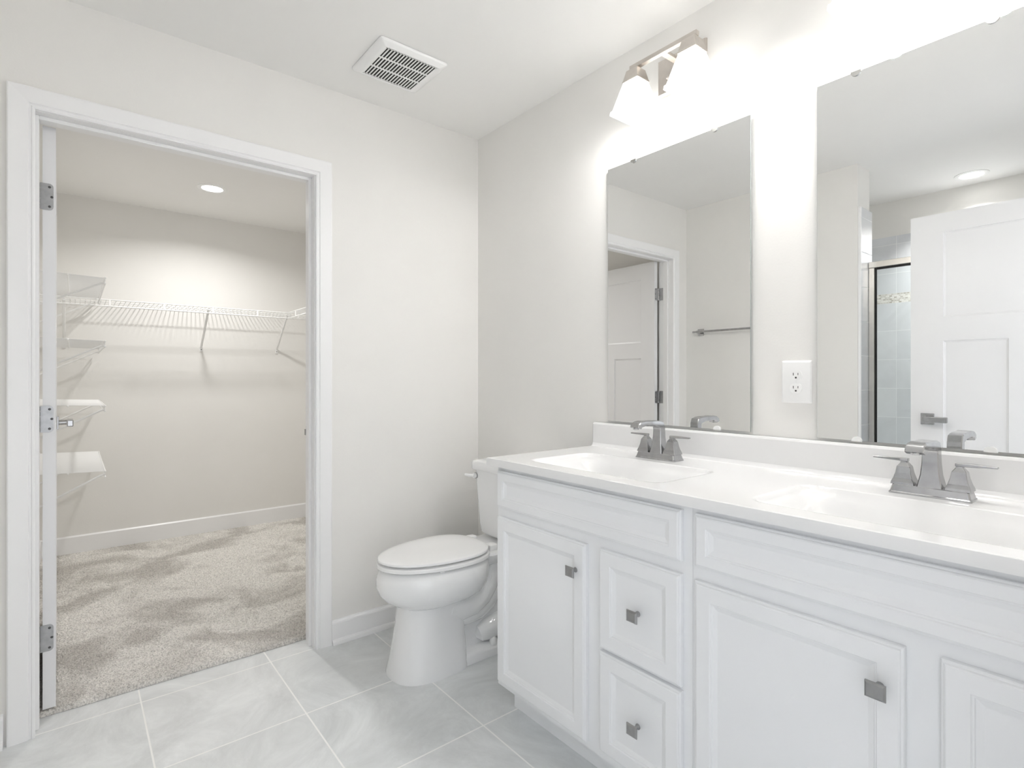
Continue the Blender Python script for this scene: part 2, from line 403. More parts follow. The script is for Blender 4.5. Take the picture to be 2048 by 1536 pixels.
# closet door, open into the closet; local x runs along the leaf from the hinge edge
LW, LH, LT = .900, 2.022, .035
d1 = thing('door_1', (-.121, -1.7405, .022), 'white three-panel closet door standing open into the closet', 'door', kind='structure', rz=math.pi+math.radians(.9))
bm = panel_door(bmesh.new(), LW, LH, LT, .125, (.21, 1.30, 1.42, 1.90), .115)
for v in bm.verts: v.co.y -= LT/2
leaf = obj('leaf', bm, 'doorpaint', d1)
# north face of the leaf is local -y because the leaf is turned round
lever(d1, LW-.065, .94, -LT/2, -1, -1)
lever(d1, LW-.065, .94, LT/2, 1, -1)
obj('latch_plate', B(LW-.0005, LW+.0012, -.0127, .0127, .905, .965, .0004, 1), 'hinge', d1)
def round_plate(bm, y0, y1, z0, z1, x0, x1, r, side):
    """plate in the yz plane, the two corners on `side` of y rounded"""
    out = []
    def arc(cy, cz, a0):
        for k in range(6):
            a = math.radians(a0+90*k/5); out.append((cy+r*math.cos(a), cz+r*math.sin(a)))
    if side > 0:
        out.append((y0, z0)); arc(y1-r, z0+r, -90); arc(y1-r, z1-r, 0); out.append((y0, z1))
    else:
        out.append((y1, z0)); out.append((y1, z1)); arc(y0+r, z1-r, 90); arc(y0+r, z0+r, 180)
    loft(bm, [[(x0, a, b) for a, b in out], [(x1, a, b) for a, b in out]])
for zc in (1.80, 1.028, .268):
    zl = zc-.022
    # leaf-edge plate (local frame, edge at x=0; far jamb side is local +y)
    bm = bmesh.new(); round_plate(bm, -LT/2+.006, LT/2+.006, zl-.046, zl+.046, -.0022, .0002, .012, -1)
    hg = obj('hinge', bm, 'hinge', d1)
    bm = bmesh.new()
    for k in range(5):
        a = zl-.045+k*.018; lathe(bm, [(.0001, a+.0008), (.0052, a+.0008), (.0062, a+.002), (.0062, a+.0165), (.0052, a+.0172), (.0001, a+.0172)], (-.003, LT/2+.012, 0), 14)
    obj('hinge_barrel', bm, 'hinge', hg, True)
    bm = bmesh.new()
    for yy, zz in ((-.001, zl+.034), (-.007, zl), (-.001, zl-.034)):
        lathe(bm, [(.0001, -.0034), (.0022, -.0034), (.0042, -.0024), (.0042, -.0010)], (0, yy, zz), 14, 'x')
    obj('screw', bm, 'screw', hg)
# plates screwed to the jamb
for zc in (1.80, 1.028, .268):
    bm = bmesh.new(); box(bm, -.112, -.078, JL-.0002, JL+.0018, zc-.046, zc+.046, .0006, 1)
    hj = obj('hinge_plate', bm, 'hinge', j)

# entrance door, folded back parallel to the towel wall
EW = .915
d2 = thing('door_2', (2.342, -1.922, .012), 'white three-panel entrance door standing open, seen in the big mirror', 'door', kind='structure', rz=math.pi)
bm = panel_door(bmesh.new(), EW, 2.028, LT, .142, (.22, 1.355, 1.48, 1.927), .116)
for v in bm.verts: v.co.y -= LT/2
obj('leaf', bm, 'doorpaint', d2)
lever(d2, EW-.076, .94, -LT/2, -1, -1)
lever(d2, EW-.076, .94, LT/2, 1, -1)
obj('latch_plate', B(EW-.0005, EW+.0012, -.0127, .0127, .90, .96, .0004, 1), 'hinge', d2)
for zc in (1.80, 1.03, .27):
    bm = bmesh.new(); lathe(bm, [(.006, zc-.045), (.006, zc+.045)], (-.004, LT/2+.004, 0), 12); obj('hinge', bm, 'hinge', d2, True)

# ------------------------------------------------------------------ vanity cabinets
VF = -.525            # face frame front
DF = -.543            # door face
def front_panel(name, parent, x0, x1, z0, z1, wide=.042):
    bm = bmesh.new()
    f = lambda x, z, d: (x, DF+d, z)
    prof = [(0, .0175), (0, .007), (.0015, .0055), (.004, .0045), (.0055, .0015), (.008, 0), (wide, 0), (wide+.002, .0022), (wide+.0045, .0028), (wide+.006, .0052), (wide+.016, .0088), (wide+.0175, .0090), (wide+.020, .0090)]
    lim = min(x1-x0, z1-z0)/2-.004
    prof = [p for p in prof if p[0] < lim]
    loft(bm, panel_rings(x0, x1, z0, z1, prof, f), cap0=True)
    return obj(name, bm, 'cabinet', parent)
def knob(parent, x, z):
    k = bmesh.new(); lathe(k, [(.0075, 0), (.0075, -.002), (.0045, -.006), (.0045, -.020), (.007, -.024)], (x, DF+.001, z), 16, 'y')
    ko = obj('knob', k, 'pewter', parent, True)
    f = lambda a, b, d: (a, DF-.022-d, b)
    bm = bmesh.new(); h = .0165; g = .0146
    loft(bm, panel_rings(x-h, x+h, z-g, z+g, [(.001, 0), (0, .001), (0, .004), (.0035, .0065), (.004, .0065)], f))
    obj('knob_cap', bm, 'pewter', ko)
    return ko
def cabinet(x0, label, real=None):
    c = thing('vanity_cabinet', (x0, 0, 0), label, 'cabinet', 'white vanity cabinets side by side under one counter')
    Wd = .7625
    bm = bmesh.new()
    t = .016
    box(bm, 0, t, VF+.018, -.004, .115, .866); box(bm, Wd-t, Wd, VF+.018, -.004, .115, .866)       # sides
    box(bm, t, Wd-t, VF+.018, -.004, .115, .131); box(bm, t, Wd-t, -.012, -.004, .131, .866)          # floor, back
    obj('body', bm, 'cabinet', c)
    bm = bmesh.new()
    # face frame
    box(bm, 0, .038, VF, VF+.018, .108, .868); box(bm, Wd-.038, Wd, VF, VF+.018, .108, .868)
    box(bm, .038, Wd-.038, VF, VF+.018, .108, .142); box(bm, .038, Wd-.038, VF, VF+.018, .826, .868)
    box(bm, .038, Wd-.038, VF, VF+.018, .683, .733); box(bm, .414, .484, VF, VF+.018, .142, .683)
    box(bm, .484, Wd-.038, VF, VF+.018, .404, .434)
    obj('face_frame', bm, 'cabinet', c)
    obj('toe_kick', B(.0, Wd, -.452, -.436, 0, .115), 'cabinet', c)
    front_panel('false_drawer_front', c, .012, .738, .727, .852, .030)
    d = front_panel('door', c, .012, .426, .129, .694, .040); knob(d, .391, .614)
    a = front_panel('drawer', c, .478, .738, .423, .697, .040); knob(a, .614, .561)
    b = front_panel('drawer', c, .478, .738, .135, .413, .040); knob(b, .614, .270)
    return c
def copy_tree(o, parent=None):
    c = o.copy(); C.objects.link(c)
    if parent: c.parent = parent
    for ch in list(o.children): copy_tree(ch, c)
    return c
XL = .860
cab = cabinet(XL, 'white vanity cabinet beside the toilet, under the far sink')
cab2 = copy_tree(cab); cab2.location.x = XL+.7632
cab2['label'] = 'nearest white vanity cabinet, under the near sink at right'

# ------------------------------------------------------------------ countertop with two integral basins
CT = .895; CX0, CX1, CY0, CY1 = .838, 2.415, -.560, -.002
basins = [(.972, 1.498, -.492, -.196), (1.738, 2.262, -.492, -.196)]
def countertop():
    bm = bmesh.new()
    # height field for the top surface, fine enough for soft basins
    xs = []; x = CX0
    nx, ny = 314, 112
    def hgt(x, y):
        z = 0.0
        for (a, b, c, d) in basins:
            # distance inside the rounded rectangular rim
            u = (x-(a+b)/2)/((b-a)/2); v = (y-(c+d)/2)/((d-c)/2)
            if abs(u) < 1 and abs(v) < 1:
                hx, hy = (b-a)/2, (d-c)/2
                dx = hx-abs(x-(a+b)/2); dy = hy-abs(y-(c+d)/2)
                r = .045
                if dx < r and dy < r: dd = r-math.hypot(r-dx, r-dy)
                else: dd = min(dx, dy)
                if dd <= 0: continue
                # steep wall at the back and sides, gentler at front
                kx = min(1, max(0, dx/.13)); ky = min(1, max(0, dy/.075 if y > (c+d)/2 else dy/.10))
                sm = lambda t: t*t*(3-2*t)
                s = sm(min(1, dd/.012))*.10 + .90*sm(kx)*sm(ky)
                z = -.115*s
        # coved join to the splash
        q = (CY1-.020)-y
        if q < .014: z += .014*(1-math.sqrt(max(0, 1-((.014-max(q, 0))/.014)**2)))
        return z
    rows = []
    for i in range(nx+1):
        x = CX0+.003+(CX1-CX0-.006)*i/nx; r = []
        for k in range(ny+1):
            y = CY0+.003+(CY1-.020-CY0-.003)*k/ny
            r.append(bm.verts.new((x, y, CT+hgt(x, y))))
        rows.append(r)
    for a, b in zip(rows, rows[1:]):
        for k in range(ny): bm.faces.new((a[k], b[k], b[k+1], a[k+1]))
    # rounded front / left edge down to the underside
    loop = [rows[i][ny] for i in (0,)]
    edge = [r for r in rows[0][::-1]] + [rows[i][0] for i in range(1, nx+1)]
    prev = edge
    for off, dz in ((.0022, -.0008), (.003, -.003), (.003, -.024), (.0022, -.026)):
        cur = []
        for v in edge:
            x, y = v.co.x, v.co.y
            xx = x-off if abs(x-(CX0+.003)) < 1e-5 else x
            yy = y-off if abs(y-(CY0+.003)) < 1e-5 else y
            cur.append(bm.verts.new((xx, yy, CT+dz)))
        for a, b, c2, d2_ in zip(prev, prev[1:], cur[1:], cur): bm.faces.new((a, d2_, c2, b))
        prev = cur
    # underside of the front lip and left lip
    inner = []
    for v in edge:
        x, y = v.co.x, v.co.y
        xx = max(x, XL+.02); yy = y
        if abs(y-(CY0+.003)) < 1e-5: yy = VF+.01
        inner.append(bm.verts.new((xx, yy, CT-.026)))
    for a, b, c2, d2_ in zip(prev, prev[1:], inner[1:], inner): bm.faces.new((a, d2_, c2, b))
    bmesh.ops.recalc_face_normals(bm, faces=bm.faces)
    return bm
top = thing('vanity_countertop', (0, 0, 0), 'white one-piece double sink countertop with backsplash over the cabinets', 'countertop')
ct = obj('counter_slab', countertop(), 'marble', top, True, fix=False)
bm = bmesh.new()
prof = [(CY1, CT-.02), (CY1-.0205, CT-.02), (CY1-.0205, CT+.013), (CY1-.0200, CT+.088), (CY1-.017, CT+.0935), (CY1-.012, CT+.0955), (CY1, CT+.0955)]
rings = []
for x, ins in ((CX0+.0, .004), (CX0+.0015, .0015), (CX0+.005, 0.0), (CX1, 0.0)):
    rings.append([(x, y if z < CT else min(CY1, y+ins if y < CY1 else y), z-(ins if z > CT+.05 else 0)) for y, z in prof])
loft(bm, rings); obj('backsplash', bm, 'marble', top)
for (a, b, c, d) in basins:
    bm = bmesh.new(); lathe(bm, [(.0005, .0012), (.016, .0012), (.021, .0008), (.022, -.002)], ((a+b)/2, (c+d)/2, CT-.1148), 24)
    obj('drain', bm, 'nickel', top, True)

# ------------------------------------------------------------------ faucets
def faucet(cx, cy, label):
    t = thing('centerset_faucet', (cx, cy, CT), label, 'faucet', 'brushed nickel faucets on the countertop')
    bm = bmesh.new()
    loft(bm, [rect(0, 0, z, hx, hy, .005) for z, hx, hy in ((0, .0785, .030), (.004, .0785, .030), (.0055, .0765, .028), (.020, .0725, .0245), (.0215, .0715, .0235))])
    obj('base_plate', bm, 'nickel', t)
    for s in (-1, 1):
        bm = bmesh.new()
        sec = ((.0215, .0235), (.027, .0225), (.036, .0190), (.048, .0158), (.061, .0138), (.0635, .0132), (.072, .0075), (.0755, .0066))
        loft(bm, [rect(s*.0525, 0, z, h, h, .0016, 2) for z, h in sec])
        h = obj('handle', bm, 'nickel', t)
        bm = bmesh.new()
        x0, x1 = s*.0445, s*.118
        secs = []
        for x, hy, z0, z1 in ((x0, .0065, .0755, .0825), (s*.060, .0072, .0755, .083), (s*.09, .0062, .0765, .0825), (x1, .005, .0775, .0815)):
            secs.append([(x, -hy, z0), (x, hy, z0), (x, hy, z1), (x, -hy, z1)])
        loft(bm, secs); bmesh.ops.bevel(bm, geom=list(bm.edges), offset=.0008, segments=1, affect='EDGES')
        obj('lever', bm, 'nickel', h)
    # spout: column flaring to the base and an arched arm reaching forward
    bm = bmesh.new()
    path = [  # y, z, half width, half thickness, pitch of section (deg from horizontal)
        (0, .0215, .0240, .0225, 0), (0, .030, .0225, .0205, 0), (0, .050, .0185, .0170, 0), (0, .075, .0165, .0150, 0), (0, .098, .0158, .0140, 0),
        (-.001, .109, .0158, .0142, 8), (-.006, .1175, .0158, .0140, 42), (-.018, .1205, .0160, .0115, 76), (-.042, .1245, .0164, .0088, 86), (-.070, .1250, .0168, .0082, 92),
        (-.096, .1258, .0172, .0084, 95), (-.114, .1225, .0175, .0095, 112), (-.1235, .1170, .0176, .0098, 138), (-.1265, .1105, .0174, .0092, 160)]
    rings = []
    for y, z, hw, ht, a in path:
        a = math.radians(a)
        ny, nz = math.cos(a), math.sin(a)      # thickness direction in the yz plane
        r = []
        c = .0022
        for u, v in ((-hw+c, -1), (hw-c, -1), (hw, -1+c/ht), (hw, 1-c/ht), (hw-c, 1), (-hw+c, 1), (-hw, 1-c/ht), (-hw, -1+c/ht)):
            r.append((u, y+v*ht*ny, z+v*ht*nz))
        rings.append(r)
    loft(bm, rings)
    obj('spout', bm, 'nickel', t, True)
    bm = bmesh.new(); lathe(bm, [(.0080, .1065), (.0085, .1075), (.0085, .112)], (0, -.1245, 0), 16); obj('aerator', bm, 'nickel', t, True)
    bm = bmesh.new(); lathe(bm, [(.0022, .02), (.0022, .052), (.0045, .053), (.005, .058), (.003, .061)], (0, .0225, 0), 12); obj('lift_rod', bm, 'nickel', t, True)
    return t
faucet(1.236, -.122, 'brushed nickel faucet at the far sink, left one')
faucet(1.990, -.118, 'brushed nickel faucet at the near sink, in front of the big mirror')

# ------------------------------------------------------------------ mirrors
def mirror(x0, x1, z0, z1, clips_top, clips_bot, label):
    t = thing('wall_mirror', ((x0+x1)/2, 0, z0), label, 'mirror', 'frameless mirrors over the vanity')
    X = (x0+x1)/2
    o = obj('mirror_glass', B(x0-X, x1-X, -.0110, -.0108, 0, z1-z0), 'mirror', t)
    obj('glass_edge', B(x0-X-.0002, x1-X+.0002, -.0107, -.0062, -.0002, z1-z0+.0002), 'mirror_edge', t)
    for cx, top in [(c, True) for c in clips_top]+[(c, False) for c in clips_bot]:
        z = (z1-z0) if top else 0.0; s = 1 if top else -1
        bm = bmesh.new()
        ring0, ring1 = [], []
        for k in range(13):
            a = math.pi*k/12
            p = (cx-X+.0125*math.cos(a), z-s*.0115*math.sin(a))
            ring0.append((p[0], -.0145, p[1])); ring1.append((p[0], -.0112, p[1]))
        loft(bm, [ring0, ring1])
        box(bm, cx-X-.0125, cx-X+.0125, -.0145, -.0002, min(z, z+s*.0022), max(z, z+s*.0022))
        obj('mirror_clip', bm, 'clip' if top else 'plastic', t)
    return t
mirror(.912, 1.499, 1.000, 2.004, (1.04, 1.377), (1.385,), 'frameless mirror over the far sink, reflecting the closet doorway')
mirror(1.697, 2.284, .999, 2.008, (1.797, 2.081), (1.799, 2.077), 'near frameless mirror at right, showing the shower')

# ------------------------------------------------------------------ vanity lights
def vanity_light(cx, dz, label):
    t = thing('vanity_light', (cx, 0, 2.25+dz), label, 'wall light', 'two-shade vanity lights above the mirrors')
    bm = bmesh.new(); f = lambda x, z, d: (x, -d, z)
    loft(bm, panel_rings(-.098, .094, -.062, .072, [(0, 0), (0, .006), (.004, .016), (.006, .018), (.007, .018)], f)); obj('back_plate', bm, 'satin', t)
    bm = bmesh.new(); lathe(bm, [(.004, -.018), (.004, -.026), (.007, -.027), (.007, -.033), (.002, -.036)], (-.045, 0, -.012), 14, 'y'); obj('finial', bm, 'satin', t, True)
    bm = bmesh.new(); box(bm, -.011, .011, -.122, -.018, .017, .029, .001, 1); obj('arm', bm, 'satin', t)
    bm = bmesh.new(); box(bm, -.135, .133, -.131, -.113, .016, .031, .0012, 1); obj('crossbar', bm, 'satin', t)
    for s in (-1, 1):
        sx = s*.113
        bm = bmesh.new(); box(bm, sx-.013, sx+.013, -.134, -.110, .000, .018)
        loft(bm, [rect(sx, -.122, z, h, h) for z, h in ((.008, .0235), (-.026, .0315), (-.030, .0335), (-.034, .0335))])
        obj('shade_holder', bm, 'satin', t)
        bm = bmesh.new()
        zt = -.034
        outer = [(zt, .032), (zt-.099, .0595), (zt-.101, .0640), (zt-.113, .0655)]
        inner = [(zt-.113, .0615), (zt-.101, .0560), (zt-.003, .0285)]
        O = (sx, -.122, zt-.070)
        rr = [rect(0, 0, z-O[2], h, h, .003, 2) for z, h in outer+inner]
        loft(bm, rr, cap0=True, cap1=True)
        sh = obj('lamp_shade', bm, 'shade', t, loc=O)
        bm = bmesh.new(); lathe(bm, [(.001, .040), (.012, .038), (.013, .022), (.024, .004), (.028, -.010), (.024, -.024), (.012, -.034), (.001, -.037)], (0, 0, 0), 20)
        obj('bulb', bm, 'bulb', sh, True)
        # the lamp's own light: leaves through the open bottom of the shade
        ld = bpy.data.lights.new('bulb_light', 'POINT'); ld.energy = BULB_W; ld.color = (1.0, .985, .965); ld.shadow_soft_size = .03
        lo = bpy.data.objects.new('bulb_light', ld); C.objects.link(lo); lo.parent = sh; lo.location = (0, 0, -.056)
    return t
vanity_light(1.250, .004, 'two-shade brushed nickel vanity light above the far mirror')
vanity_light(1.968, .003, 'vanity light cut off by the top of the photo, above the big mirror')

# ------------------------------------------------------------------ recessed downlights
def downlight(x, y, z, power, label, spread=150):
    t = thing('recessed_downlight', (x, y, z), label, 'ceiling light', 'round recessed ceiling lights')
    bm = bmesh.new(); n = 40
    rings = [[(r*math.cos(2*math.pi*k/n), r*math.sin(2*math.pi*k/n), h) for k in range(n)] for r, h in ((.086, -.0005), (.086, -.004), (.080, -.007), (.064, -.0075), (.060, -.005), (.060, -.0008))]
    loft(bm, rings, False, False); obj('trim_ring', bm, 'plastic', t, True)
    bm = bmesh.new(); lathe(bm, [(.001, -.0008), (.060, -.0008), (.060, -.0045), (.001, -.0055)], (0, 0, 0), 32); obj('lens', bm, 'led', t, True)
    ld = bpy.data.lights.new('downlight_lamp', 'AREA'); ld.shape = 'DISK'; ld.size = .11; ld.energy = power; ld.color = (1, .985, .965); ld.spread = math.radians(spread)
    lo = bpy.data.objects.new('downlight_lamp', ld); C.objects.link(lo); lo.parent = t; lo.location = (0, 0, -.012)
    return t
downlight(-1.515, -.99, HC, CLOSET_W, 'round downlight in the closet ceiling')
downlight(1.535, -2.70, H, SHOWER_W, 'round downlight above the shower, seen in the big mirror', 112)

# ------------------------------------------------------------------ exhaust fan grille
def fan():
    t = thing('exhaust_fan', (.358, -.645, H), 'square white exhaust fan grille with dark slots in the ceiling', 'exhaust fan')
    bm = bmesh.new()
    hx, hy = .138, .146; sx, sy = .110, .110
    ox, oy = -.010, .006
    def R(ax, ay, z, r): return rect(0, 0, z, ax, ay, r, 4)
    loft(bm, [R(hx, hy, -.001, .012), R(hx, hy, -.006, .012), R(hx-.004, hy-.004, -.012, .011), R(hx-.022, hy-.022, -.020, .008),
              R(sx+.006, sy+.006, -.0205, .003), R(sx, sy, -.0185, .002), R(sx, sy, -.001, .002)], False, False)
    obj('cover_frame', bm, 'plastic', t, True)
    bm = bmesh.new()
    n = 17; pitch = 2*sy/n
    for k in range(n+1):
        y = -sy+k*pitch; hw = .0026 if 0 < k < n else .004
        box(bm, -sx, sx, y-hw, y+hw, -.0190, -.0172)
    for x in (-.0365, .0365): box(bm, x-.004, x+.004, -sy, sy, -.0192, -.0172)
    for x in (-sx+.002, sx-.002): box(bm, x-.003, x+.003, -sy, sy, -.0190, -.0172)
    obj('slats', bm, 'plastic', t)
    obj('shadow_plate', B(-sx, sx, -sy, sy, -.0165, -.0005), 'recess_shadow', t)  # black plate just above the slats, stands in for the shaded recess
fan()

# ------------------------------------------------------------------ outlet
def outlet():
    t = thing('wall_outlet', (1.6365, 0, 1.159), 'white duplex outlet between the two mirrors', 'outlet')
    f = lambda x, z, d: (x, -d, z)
    bm = bmesh.new()
    def rr(h, v, r, d): return [(p[0], -d, p[1]) for p in rect(0, 0, 0, h, v, r, 5)]
    loft(bm, [rr(.0435, .063, .004, 0), rr(.0435, .063, .004, .002), rr(.0395, .059, .003, .0055), rr(.039, .0585, .003, .0058)]); obj('cover_plate', bm, 'plastic', t, True)
    for s in (1, -1):
        zc = s*.0195
        bm = bmesh.new(); ring = []
        for k in range(28):
            a = 2*math.pi*k/28; x = .0175*math.cos(a); z = max(-.0142, min(.0142, .0175*math.sin(a)))
            ring.append((x, z+zc))
        loft(bm, [[(x, -.0056, z) for x, z in ring], [(x, -.0078, z) for x, z in ring]])
        rc = obj('receptacle', bm, 'plastic', t)
        bm = bmesh.new(); box(bm, -.0078, -.0060, -.0082, -.0076, zc-.0005, zc+.0075); box(bm, .0055, .0072, -.0082, -.0076, zc+.0005, zc+.0068)
        box(bm, -.0022, .0026, -.0082, -.0076, zc-.0095, zc-.0045, .0008, 1); obj('slots', bm, 'slot', rc)
    bm = bmesh.new(); lathe(bm, [(.0028, -.0056), (.0028, -.0068), (.001, -.0072)], (0, 0, 0), 12, 'y'); obj('screw', bm, 'plastic', t)
outlet()

# ------------------------------------------------------------------ towel bar (seen in the far mirror)
def towel_bar():
    t = thing('towel_bar', (.41, SOUTH, 1.509), 'brushed nickel towel bar reflected in the far mirror', 'towel bar')
    bm = bmesh.new(); tube(bm, [(-.322, .052, 0), (.322, .052, 0)], .0075, 16); obj('bar', bm, 'nickel', t, True)
    for s in (-1, 1):
        x = s*.285
        p = obj('mounting_post', B(x-.024, x+.024, 0.0, .008, -.024, .024, .001, 1), 'nickel', t)
        bm = bmesh.new(); box(bm, x-.010, x+.010, .008, .050, -.010, .010, .001, 1); obj('post_arm', bm, 'nickel', p)
towel_bar()

# ------------------------------------------------------------------ shower enclosure
def enclosure():
    t = thing('shower_enclosure', (WEND, -2.11, .10), 'framed glass shower enclosure reflected in the big mirror', 'shower enclosure')
    x1 = EAST-WEND-.001; a = .012
    obj('header_rail', B(a, x1, -.020, .020, 1.735, 1.772, .003, 1), 'frame', t)
    obj('side_post', B(a, a+.030, -.016, .016, .0, 1.735, .002, 1), 'frame', t)
    obj('bottom_rail', B(a+.030, x1, -.016, .016, .0, .022, .002, 1), 'frame', t)
    bm = bmesh.new(); box(bm, a+.030, a+.038, -.006, .006, .022, 1.735); box(bm, a+.038, x1, -.006, .006, 1.724, 1.735); obj('seal', bm, 'black', t)
    obj('glass_panel', B(a+.038, x1, -.003, .003, .022, 1.724), 'glass', t)
enclosure()

# ------------------------------------------------------------------ closet wire shelves
def fillwires(bm, pts_list, r, n=5):
    for p, q in pts_list: tube(bm, [p, q], r, n)
def small_shelf():
    """local: wall at y=0, shelf reaches +y, runs x 0..L towards -x world (local x negative)"""
    t = thing('wire_shelf', (0, 0, 0), '', 'wire shelf', 'short white wire shelves stacked on the closet side wall')
    L, D = 1.0, .305; r = .0021
    bm = bmesh.new(); fillwires(bm, [((-L+.004+k*(L-.008)/76, .004, 0), (-L+.004+k*(L-.008)/76, D, 0)) for k in range(77)], .0014, 5)
    # front drop
    fillwires(bm, [((-L+.004+k*(L-.008)/76, D, 0), (-L+.004+k*(L-.008)/76, D, -.028)) for k in range(0, 77, 4)], .0014, 5)
    obj('deck_wires', bm, 'wire', t)
    bm = bmesh.new()
    for y, z in ((.004, -.004), (D*.5, -.0042), (D, 0.0), (D, -.028)): tube(bm, [(-L, y, z), (0, y, z)], .0034, 8)
    obj('support_rods', bm, 'wire', t)
    for x in (-.035, -L+.05):
        bm = bmesh.new(); tube(bm, [(x, D, -.020), (x, D-.02, -.028), (x, .006, -.190)], .0058, 6)
        box(bm, x-.008, x+.008, 0.0005, .006, -.215, -.182, .001, 1); obj('brace', bm, 'wire', t)
    for x in (-.02, -.5, -L+.02): obj('wall_clip', B(x-.006, x+.006, 0.0005, .012, -.012, .006, .001, 1), 'plastic', t)
    for y, z in ((D, 0), (D, -.028), (.5*D, -.004)):
        bm = bmesh.new(); lathe(bm, [(.0001, -.002), (.0048, -.002), (.0048, .004), (.003, .006), (.0001, .006)], (0, y, z), 10, 'x')
        obj('end_cap', bm, 'plastic', t)
    return t
s0 = small_shelf()
labels = ['short wire shelf on the closet side wall, topmost of the stack of four', 'short wire shelf on the closet side wall, second from the top', 'short wire shelf just above the closet door handle, third from the top', 'short wire shelf on the closet side wall, lowest of the stack of four']
for k, z in enumerate((1.697, 1.366, 1.026, .682)):
    o = s0 if k == 0 else copy_tree(s0)
    o.location = (-1.20, CS, z+.010); o.rotation_euler = (math.radians(-2.0), 0, 0); o['label'] = labels[k]

def long_shelf(L, braces, label, tie0=.05):
    """local: wall at y=0, reaches +y by .305, runs x 0..L"""
    t = thing('hanging_shelf', (0, 0, 0), label, 'wire shelf', 'long white ventilated shelves with hanging rail')
    D = .305; n = int(L/.0254)
    bm = bmesh.new()
    for k in range(n+1):
        x = .003+k*(L-.006)/n
        tube(bm, [(x, .004, 0), (x, D-.004, 0), (x, D, -.004), (x, D, -.008)], .0019, 5)
    obj('deck_wires', bm, 'wire', t)
    bm = bmesh.new()
    for y, z, r in ((.004, -.004, .0032), (D*.36, -.004, .0026), (D*.7, -.004, .0026), (D, .001, .0036), (D, -.040, .0036)): tube(bm, [(0, y, z), (L, y, z)], r, 8)
    obj('support_rods', bm, 'wire', t)
    x = tie0; k = 0
    while x < L-.02:
        bm = bmesh.new(); box(bm, x-.006, x+.006, D-.0015, D+.0030, -.042, .003, .001, 1); obj('rail_tie', bm, 'plastic', t); x += .293
    for x in braces:
        bm = bmesh.new(); tube(bm, [(x, D-.004, -.012), (x, D-.03, -.026), (x, .012, -.262)], .0078, 8)
        box(bm, x-.010, x+.010, .0005, .008, -.300, -.262, .002, 1); obj('brace', bm, 'wire', t)
        bm = bmesh.new(); lathe(bm, [(.0035, .008), (.003, .0092)], (x, 0, -.285), 8, 'y'); obj('screw', bm, 'screw', t)
    return t
def place(t, loc, rz): t.location = loc; t.rotation_euler = (0, 0, rz)
# back wall: local x -> world -y?  rotate -90 deg about z maps local +y to +x world and local +x to -y world
bs = long_shelf(CN-CS-.004, (abs(-.397-CN), abs(-.933-CN), abs(-1.72-CN)), 'long white wire shelf with rail along the closet back wall', .226)
place(bs, (CB, CN-.002, 1.668), -math.pi/2)
ns = long_shelf(1.50, (.10, .85), 'white wire shelf with rail along the right closet wall', .16)
# north wall: local +y must point to world -y: rotate 180
place(ns, (-.42, CN, 1.668), math.pi)

